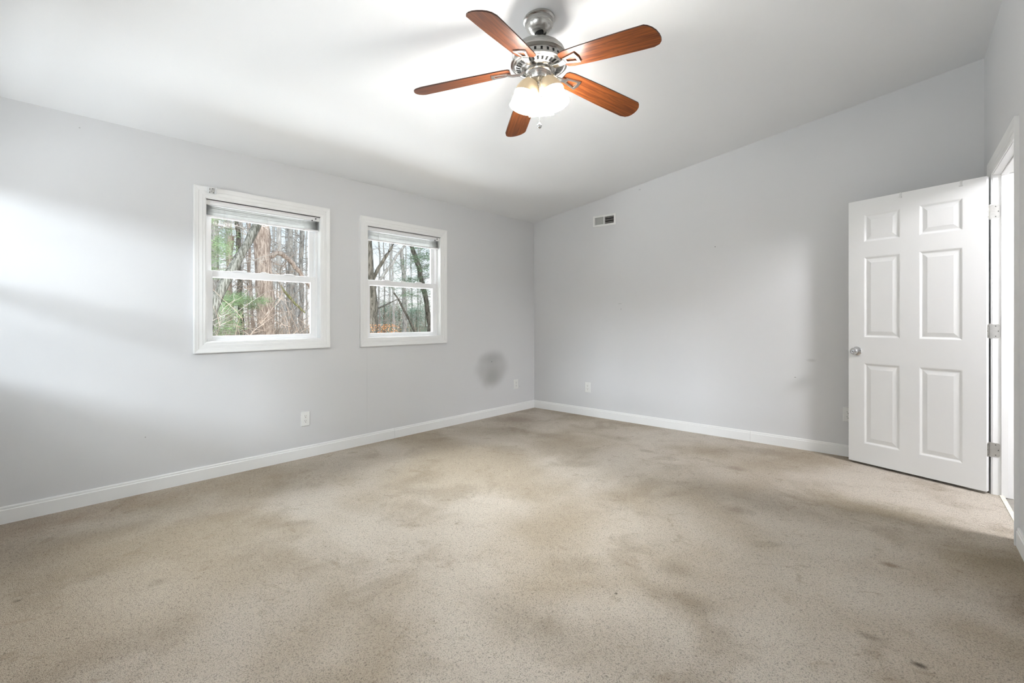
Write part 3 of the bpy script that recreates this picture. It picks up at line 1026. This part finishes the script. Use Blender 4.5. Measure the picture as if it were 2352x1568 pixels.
def iron_mesh(parent):
    mb = MB()
    # arm from the motor to the plate
    P = [(0.070, 0.0, -0.012), (0.105, 0.0, -0.022), (0.140, 0.0, -0.020), (0.170, 0.0, -0.010)]
    hw_ = [0.013, 0.011, 0.012, 0.014]
    vs = []
    for (x, y, z), h_ in zip(P, hw_):
        vs += [(x, -h_, z - 0.004), (x, h_, z - 0.004), (x, h_, z + 0.004), (x, -h_, z + 0.004)]
    fs = [(0, 1, 2, 3), (12, 15, 14, 13)]
    for i in range(3):
        for k in range(4):
            fs.append((i * 4 + k, i * 4 + (k + 1) % 4, (i + 1) * 4 + (k + 1) % 4, (i + 1) * 4 + k))
    mb.add(vs, fs)
    # trapezoid plate under the blade with a slot: four bars
    zp0, zp1 = -0.011, -0.0035
    outer = [(0.165, -0.017), (0.246, -0.034), (0.252, 0.0), (0.246, 0.034), (0.165, 0.017)]
    inner = [(0.180, -0.008), (0.232, -0.019), (0.236, 0.0), (0.232, 0.019), (0.180, 0.008)]
    n = 5
    vs = [(x, y, z) for z in (zp0, zp1) for x, y in outer] + [(x, y, z) for z in (zp0, zp1) for x, y in inner]
    fs = []
    for k in range(n):
        k2 = (k + 1) % n
        fs += [(k, k2, 10 + k2, 10 + k), (5 + k, 15 + k, 15 + k2, 5 + k2), (k, 5 + k, 5 + k2, k2), (10 + k, 10 + k2, 15 + k2, 15 + k)]
    mb.add(vs, fs)
    return mb.build('blade_iron', M['nickel'], parent, bevel=0.0012)
zb_root = 2.459 - FZ
proto_b = None
for k in range(5):
    th = BLADE0 + k * 2 * pi / 5
    droop = 8.4 if k < 4 else 9.8
    if proto_b is None:
        bl = blade_meshes(fan)
        ir = iron_mesh(bl)
        proto_b, proto_i = bl, ir
    else:
        bl = proto_b.copy()
        COL.objects.link(bl)
        bl.parent = fan
        ir = proto_i.copy()
        COL.objects.link(ir)
        ir.parent = bl
    mx = Matrix.Translation((0, 0, zb_root)) @ Matrix.Rotation(th, 4, 'Z') @ Matrix.Rotation(R(droop), 4, 'Y') @ Matrix.Rotation(R(-12.5), 4, 'X')
    bl.matrix_basis = mx @ Matrix.Scale(1.0273, 4)

# lights: three tilted bell shades
LZ = ZSW - 0.046
view_az = math.atan2(FY - CAM.y, FX - CAM.x)
def shade(az, tiltdeg):
    mx = Matrix.Rotation(az, 4, 'Z') @ Matrix.Translation((0.040, 0, LZ)) @ Matrix.Rotation(R(-tiltdeg), 4, 'Y') @ Matrix.Scale(1.14, 4)
    mb = MB()
    mb.lathe([(0.0, 0.012), (0.020, 0.012), (0.024, 0.004), (0.025, -0.018), (0.0, -0.018)], 24, 0, mx)
    so = mb.build('lamp_socket', M['nickel'], fan, smooth=40)
    prof = [(0.026, -0.006), (0.034, -0.014), (0.043, -0.028), (0.050, -0.044), (0.0545, -0.060), (0.0565, -0.074), (0.0560, -0.080), (0.0540, -0.084), (0.0550, -0.092), (0.0565, -0.112), (0.0585, -0.130), (0.0610, -0.143)]
    mb = MB()
    k = 5
    mb.lathe(prof[:k + 1], 28, 0, mx, cap=False)
    mb.lathe(prof[k:], 28, 1, mx, cap=False)
    mb.lathe([(r - 0.003, z) for r, z in prof], 28, 1, mx, cap=False)
    sh = mb.build('lamp_shade', [M['shade_neck'], M['shade_bowl']], fan, smooth=60)
    mb = MB()
    mb.lathe([(0.0, -0.018), (0.012, -0.022), (0.014, -0.040), (0.024, -0.060), (0.028, -0.078), (0.022, -0.096), (0.0, -0.104)], 16, 0, mx)
    mb.build('light_bulb', M['bulb'], sh, smooth=60)
rt = math.atan2(sin(YAW), cos(YAW))       # azimuth of image right
shade(rt + pi, 17)
shade(rt - R(22), 21)
shade(rt + R(78), 20)

# pull chains
for dx, zl, fob in ((0.0, -0.305, True), (0.011, -0.160, False)):
    mb = MB()
    off_v = _r * dx - _d * (0.060 if fob else 0.056)
    za, zb2 = ZSW - 0.026, ZSW + zl
    nb = int((za - zb2) / 0.0045)
    mb.tube([(off_v.x, off_v.y, za), (off_v.x, off_v.y, zb2)], 0.0016, 6)
    for i in range(0, nb, 2):
        z = za - i * 0.0045
        mb.lathe([(0, 0.0022), (0.0022, 0), (0, -0.0022)], 6, 0, Matrix.Translation((off_v.x, off_v.y, z)))
    ch = mb.build('pull_chain', M['nickel'], fan)
    mb = MB()
    r = 0.0125 if fob else 0.006
    mb.lathe([(0.0, r + 0.008), (0.003, r + 0.008), (0.0035, r)] + [(r * sin(a * pi / 10), r * cos(a * pi / 10)) for a in range(2, 10)] + [(0, -r)], 20, 0, Matrix.Translation((off_v.x, off_v.y, zb2 - r)))
    mb.build('pull_knob', M['chrome'], ch, smooth=60)

# ------------------------------------------------------------------ the woods outside
GZ = -0.6
mb = MB()
mb.box((-90, -60, GZ - 0.3), (-0.2, 90, GZ))
struct(mb.build('ground', M['litter']))

def jitter_path(pts, n, amp, rnd):
    """resample a polyline to n points with a little wander"""
    pts = [V(p) for p in pts]
    L = [0]
    for a, b in zip(pts, pts[1:]):
        L.append(L[-1] + (b - a).length)
    out = []
    for i in range(n):
        s = L[-1] * i / (n - 1)
        j = max(k for k in range(len(pts) - 1) if L[k] <= s + 1e-9)
        t_ = (s - L[j]) / max(1e-9, L[j + 1] - L[j])
        p = pts[j].lerp(pts[j + 1], t_)
        if 0 < i:
            p = p + V((rnd.uniform(-1, 1), rnd.uniform(-1, 1), rnd.uniform(-.3, .3))) * amp
        out.append(p)
    return out

def branch(mb, p, d, L, r, rnd, depth, n=4, mi=0, droop=0.0):
    seg = 5
    pts, rad = [p], [r]
    q, dd = V(p), V(d).normalized()
    for i in range(seg):
        dd = (dd + V((rnd.uniform(-1, 1), rnd.uniform(-1, 1), rnd.uniform(-1, 1))) * 0.28 + V((0, 0, -droop))).normalized()
        q = q + dd * (L / seg)
        pts.append(q)
        rad.append(r * (1 - 0.8 * (i + 1) / seg))
    mb.tube(pts, rad, n, mi, cap=False)
    if depth > 0:
        for i in range(rnd.randint(2, 4)):
            j = rnd.randint(1, seg)
            nd = (dd + V((rnd.uniform(-1, 1), rnd.uniform(-1, 1), rnd.uniform(-0.6, 1))) * 1.0)
            branch(mb, pts[j], nd, L * rnd.uniform(0.35, 0.6), max(0.003, rad[j] * 0.7), rnd, depth - 1, 3, mi, droop)
    return pts

def needles(mb, c, size, count, rnd, flat=0.5, ln=0.10, wd=0.006):
    for i in range(count):
        p = V(c) + V((rnd.gauss(0, 1), rnd.gauss(0, 1), rnd.gauss(0, flat))) * size
        d = V((rnd.uniform(-1, 1), rnd.uniform(-1, 1), rnd.uniform(-0.4, 0.6))).normalized()
        s = d.cross(V((rnd.uniform(-1, 1), rnd.uniform(-1, 1), rnd.uniform(-1, 1)))).normalized() * wd
        o = len(mb.v)
        mb.v += [p - s, p + s, p + d * ln + s * 0.4, p + d * ln - s * 0.4]
        mb.f.append([o, o + 1, o + 2, o + 3])
        mb.mi.append(0)

def tree(name, path, r0, r1, bark_m, twig_m, label, cat, rnd, nb=14, bl=1.2, br=0.02, depth=2, group=None, up=0.4, t0=0.15, foliage=None, extra=(), wob=0.25, amp=0.02, sides=12):
    """path: the points of the trunk's axis from the ground up; extra: limbs (points, r0, r1)"""
    path = jitter_path(path, 22, amp, rnd)
    root = tag(empty(name, path[0]), label, cat, group)
    T = -path[0]
    n = len(path)
    mb = MB()
    rads = [r0 + (r1 - r0) * i / (n - 1) for i in range(n)]
    rads[0] *= 1.25
    mb.tube([p + T for p in path], rads, sides, 0, wob, rnd.random() * 9)
    mb.build('trunk', bark_m, root, smooth=60)
    for pts, ra, rb in extra:
        pp = jitter_path(pts, 14, amp * 0.8, rnd)
        mb = MB()
        mb.tube([p + T for p in pp], [ra + (rb - ra) * i / 13 for i in range(14)], 8, 0, wob, rnd.random() * 9)
        mb.build('limb', bark_m, root, smooth=60)
    if nb:
        mb = MB()
        for i in range(nb):
            s = t0 + (1 - t0) * rnd.random()
            j = min(n - 1, int(s * n))
            a = rnd.uniform(0, 2 * pi)
            d = V((cos(a), sin(a), up + rnd.uniform(-0.5, 0.5)))
            branch(mb, path[j] + T, d, bl * rnd.uniform(0.5, 1.2), br * rnd.uniform(0.5, 1.2), rnd, depth)
        for pts, ra, rb in extra:
            for i in range(max(2, nb // 4)):
                p = V(pts[0]).lerp(V(pts[-1]), rnd.uniform(0.2, 1.0))
                a = rnd.uniform(0, 2 * pi)
                branch(mb, p + T, V((cos(a), sin(a), rnd.uniform(-0.5, 0.8))), bl * 0.5 * rnd.uniform(0.5, 1.2), br * 0.6, rnd, max(0, depth - 1))
        mb.build('crown', twig_m, root)
    if foliage:
        fm, centres, size, cnt, ln, wd = foliage
        mb = MB()
        for c in centres:
            needles(mb, V(c) + T, size, cnt, rnd, 0.35, ln, wd)
        mb.build('foliage', fm, root)
    return root

def foot(p):
    return V((p.x, p.y, GZ))

rng = random.Random(11)
# --- seen through the left window
X = -5.2
P = [at(470, 775, X), at(492, 700, X), at(522, 640, X), at(560, 570, X), at(600, 505, X), at(650, 430, X), at(690, 370, X)]
tree('leaning_tree', [V((P[0].x, P[0].y - 0.25, GZ))] + P, 0.10, 0.06, M['bark_moss'], M['twig_grey'], 'mossy grey tree leaning to the right in the left window', 'tree', rng, nb=16, bl=0.7, br=0.012, wob=0.18, amp=0.015)
X = -7.5
P = [at(612, 770, X), at(610, 690, X), at(604, 610, X), at(600, 520, X), at(604, 420, X), at(604, 330, X)]
lim = [at(618, 590, X), at(640, 578, X - 0.1), at(668, 600, X - 0.2), at(700, 640, X - 0.2), at(722, 672, X - 0.2)]
tree('broad_tree', [foot(P[0])] + P, 0.20, 0.15, M['bark_brown'], M['twig_brown'], 'thick reddish brown tree in the middle of the left window', 'tree', rng, nb=60, bl=0.9, br=0.010, wob=0.12, amp=0.02, extra=[(lim, 0.06, 0.045)], up=0.2)
X = -9.0
P = [at(655, 770, X), at(650, 700, X), at(642, 620, X), at(641, 540, X), at(639, 420, X)]
lim = [at(646, 660, X), at(660, 675, X + 0.2), at(680, 697, X + 0.4), at(698, 716, X + 0.5)]
tree('grey_tree', [foot(P[0])] + P, 0.075, 0.055, M['bark_pale'], M['twig_grey'], 'pale grey tree just right of the thick brown one in the left window', 'tree', rng, nb=26, bl=1.0, br=0.014, wob=0.15)
P = [at(668, 770, X - 2), at(669, 640, X - 2), at(666, 540, X - 2), at(668, 420, X - 2)]
tree('grey_tree', [foot(P[0])] + P, 0.10, 0.08, M['bark_grey'], M['twig_grey'], 'grey tree second to the right of the thick brown one in the left window', 'tree', rng, nb=24, bl=1.2, br=0.015)
P = [at(693, 770, X - 3), at(692, 640, X - 3), at(694, 540, X - 3), at(692, 420, X - 3)]
tree('grey_tree', [foot(P[0])] + P, 0.08, 0.06, M['bark_grey'], M['twig_grey'], 'slim grey tree at the right edge of the left window', 'tree', rng, nb=24, bl=1.2, br=0.015)
P = [at(645, 655, -8.6), at(660, 677, -8.5), at(678, 697, -8.4), at(700, 718, -8.3)]
bt = tag(empty('broken_branch', P[0]), 'mossy yellow green broken branch hanging right of centre in left window', 'branch')
mb = MB()
mb.tube([p - P[0] for p in jitter_path(P, 10, 0.015, rng)], [0.014 + 0.020 * sin(i / 9 * pi) for i in range(10)], 8, 0, 0.3, 2.0)
mb.build('branch', M['bark_yellow'], bt, smooth=60)
X = -8.0
P = [at(554, 770, X), at(553, 700, X), at(550, 640, X), at(546, 560, X), at(548, 420, X)]
tree('dark_tree', [foot(P[0])] + P, 0.075, 0.035, M['bark_dark'], M['twig_grey'], 'dark slim tree left of the thick brown one in the left window', 'tree', rng, nb=18, bl=0.9, br=0.012)
P = [at(495, 770, X - 2), at(493, 640, X - 2), at(494, 540, X - 2), at(492, 400, X - 2)]
tree('grey_tree', [foot(P[0])] + P, 0.09, 0.07, M['bark_grey'], M['twig_grey'], 'grey tree at the left edge of the left window', 'tree', rng, nb=20, bl=1.0, br=0.014)
P = [at(527, 770, X - 1), at(527, 640, X - 1), at(527, 590, X - 1), at(531, 541, X - 1)]
tree('tree_stub', [foot(P[0])] + P, 0.08, 0.07, M['bark_brown'], M['twig_brown'], 'tan snapped tree stub under the blue gap in the left window', 'tree', rng, nb=14, bl=0.5, br=0.010)
# pines with soft needles
X = -6.2
P = [at(452, 780, X), at(452, 640, X), at(454, 450, X)]
cs = [at(rng.uniform(470, 530), rng.uniform(560, 640), X + rng.uniform(-.6, .6)) for i in range(16)] + [at(rng.uniform(470, 520), rng.uniform(500, 560), X) for i in range(7)] + [at(rng.gauss(545, 34), rng.gauss(692, 11), X + rng.uniform(-.4, .4)) for i in range(26)] + [at(rng.uniform(475, 540), rng.uniform(700, 790), X + rng.uniform(-.5, .5)) for i in range(18)]
tree('pine_tree', [foot(P[0])] + P, 0.10, 0.07, M['bark_dark'], M['twig_grey'], 'green pine with soft needles on the left side of the left window', 'tree', rng, nb=34, bl=1.4, br=0.014, up=0.0, foliage=(M['needle'], cs, 0.10, 75, 0.10, 0.0035))
# --- seen through the right window
X = -4.6
P = [at(852, 790, X), at(856, 730, X), at(855, 680, X), at(851, 640, X), at(847, 590, X), at(847, 540, X), at(850, 470, X)]
lim = [at(852, 652, X), at(868, 618, X + 0.1), at(885, 590, X + 0.2), at(900, 568, X + 0.3), at(912, 540, X + 0.4)]
lim2 = [at(860, 712, X), at(885, 700, X - 0.3), at(915, 686, X - 0.5)]
tree('forked_tree', [foot(P[0])] + P, 0.125, 0.065, M['bark_dark'], M['twig_grey'], 'dark forked tree at the left edge of the right window', 'tree', rng, nb=12, bl=0.45, br=0.008, wob=0.2, amp=0.006, extra=[(lim, 0.042, 0.024), (lim2, 0.02, 0.010)], depth=1)
X = -6.0
P = [at(828, 720, X), at(868, 650, X), at(900, 605, X), at(922, 573, X), at(942, 545, X), at(960, 510, X)]
tree('leaning_tree', [V((P[0].x, P[0].y - 0.5, GZ))] + P, 0.042, 0.03, M['bark_grey'], M['twig_grey'], 'pale slim tree leaning diagonally across the right window', 'tree', rng, nb=8, bl=0.5, br=0.009, depth=1, t0=0.4)
X = -8.0
P = [at(990, 780, X), at(979, 690, X), at(968, 640, X), at(958, 600, X), at(948, 570, X), at(930, 520, X)]
cs = [at(rng.uniform(952, 990), rng.uniform(560, 650), X + rng.uniform(-.6, .6)) for i in range(30)]
tree('leaning_tree', [foot(P[0])] + P, 0.085, 0.065, M['bark_dark'], M['twig_grey'], 'dark tree leaning left at the right edge of the right window', 'tree', rng, nb=22, bl=0.9, br=0.012, foliage=(M['needle_dark'], cs, 0.13, 45, 0.11, 0.006))
P = [at(930, 780, X), at(929, 700, X), at(927, 650, X), at(925, 610, X), at(921, 570, X)]
cs = [at(rng.uniform(915, 950), rng.uniform(600, 650), X + rng.uniform(-.6, .6)) for i in range(14)] + [at(rng.uniform(900, 985), rng.uniform(655, 700), X + rng.uniform(-.6, .6)) for i in range(22)]
tree('pine_tree', [foot(P[0])] + P, 0.085, 0.045, M['bark_grey'], M['twig_grey'], 'upright pine with sparse needles in the middle of the right window', 'tree', rng, nb=26, bl=1.1, br=0.012, up=0.1, foliage=(M['needle_dark'], cs, 0.14, 40, 0.11, 0.005))
P = [at(958, 775, -7), at(940, 735, -7), at(922, 700, -7), at(905, 672, -7)]
bt = tag(empty('fallen_tree', foot(P[0])), 'dark fallen tree propped against the upright pine in right window', 'tree')
mb = MB()
pp = [foot(P[0]) + V((0, 0.3, 0))] + P
mb.tube([p - foot(P[0]) for p in jitter_path(pp, 12, 0.015, rng)], [0.045 - 0.02 * i / 11 for i in range(12)], 8, 0, 0.2, 3.0)
mb.build('trunk', M['bark_dark'], bt, smooth=60)
# orange beech bush
X = -3.6
c0 = at(880, 775, X)
bu = tag(empty('leafy_bush', foot(c0)), 'low bush with dry orange leaves at the foot of right window', 'bush')
mb = MB()
for i in range(16):
    a = rng.uniform(0, 2 * pi)
    branch(mb, V((rng.uniform(-.1, .1), rng.uniform(-.3, .3), 0)), V((cos(a) * .35, sin(a) * .5, 1.0)), 1.45, 0.012, rng, 1)
mb.build('stems', M['twig_brown'], bu)
mb = MB()
for i in range(800):
    p = at(rng.gauss(880, 22), rng.uniform(744, 800), X + rng.uniform(-.35, .35)) - foot(c0)
    d = V((rng.uniform(-1, 1), rng.uniform(-1, 1), rng.uniform(-.6, .6))).normalized()
    s = d.cross(V((rng.uniform(-1, 1), rng.uniform(-1, 1), 1))).normalized()
    k = rng.uniform(0.010, 0.019)
    mb.add([p - d * k, p + s * k * .55, p + d * k, p - s * k * .55], [(0, 1, 2, 3)])
mb.build('leaves', M['leaf_orange'], bu)

# background wood: thin bare trees, each its own thing
def bare(px, x, r, kind, group, label):
    p = at(px, 780, x)
    q = at(px + rng.uniform(-6, 6), 420, x)
    bm_ = {0: M['bark_grey'], 1: M['bark_pale'], 2: M['bark_brown']}[kind]
    tw = M['twig_brown'] if kind == 2 else M['twig_grey']
    tree('bare_tree', [foot(p), p, p.lerp(q, 0.5) + V((0, rng.uniform(-.12, .12), 0)), q], r, r * 0.6, bm_, tw, label, 'tree', rng, nb=20, bl=1.0, br=0.016, group=group, amp=0.03, sides=7, depth=2)
for i in range(22):
    bare(480 + 232 * (i + rng.random()) / 22, rng.uniform(-24, -11), rng.uniform(0.03, 0.08), rng.choice([0, 1, 1, 2]), 'bare trees deep in the woods, left window', 'thin bare tree deep in the woods seen through the left window')
for i in range(8):
    bare(858 + 122 * (i + rng.random()) / 8, rng.uniform(-26, -14), rng.uniform(0.03, 0.07), rng.choice([0, 0, 1]), 'bare trees deep in the woods, right window', 'thin bare tree deep in the woods seen through the right window')

# hazy evergreens on the skyline of the right window, and undergrowth
for i in range(7):
    x = rng.uniform(-24, -17)
    px = 858 + 20 * i + rng.uniform(-6, 6)
    top = at(px, rng.uniform(690, 716), x)
    base = foot(top)
    cs = []
    H = top.z - GZ
    for k in range(26):
        s = k / 25
        cs.append(base + V((0, 0, H * (0.25 + 0.75 * s))) + V((rng.uniform(-1, 1), rng.uniform(-1, 1), 0)) * 0.75 * (1.1 - s))
    tree('evergreen_tree', [base, top], 0.10, 0.02, M['bark_dark'], M['twig_grey'], 'hazy low evergreen on the skyline of the right window', 'tree', rng, nb=0, group='evergreens on the skyline', foliage=(M['needle_blue'], cs, 0.26, 150, 0.13, 0.006), sides=6)
mb = MB()
for i in range(230):
    if i < 165:
        p = foot(at(rng.uniform(478, 715), 780, rng.uniform(-14, -4.5)))
    else:
        p = foot(at(rng.uniform(850, 985), 780, rng.uniform(-16, -7)))
    a = rng.uniform(0, 2 * pi)
    branch(mb, p, V((cos(a) * .5, sin(a) * .5, 1.0)), rng.uniform(1.2, 2.6), rng.uniform(0.005, 0.011), rng, 2, 3)
ub = mb.build('undergrowth', M['twig_brown'])
ub['kind'] = 'stuff'
ub['label'] = 'brown leafless undergrowth of twigs among the trees outside'
ub['category'] = 'undergrowth'
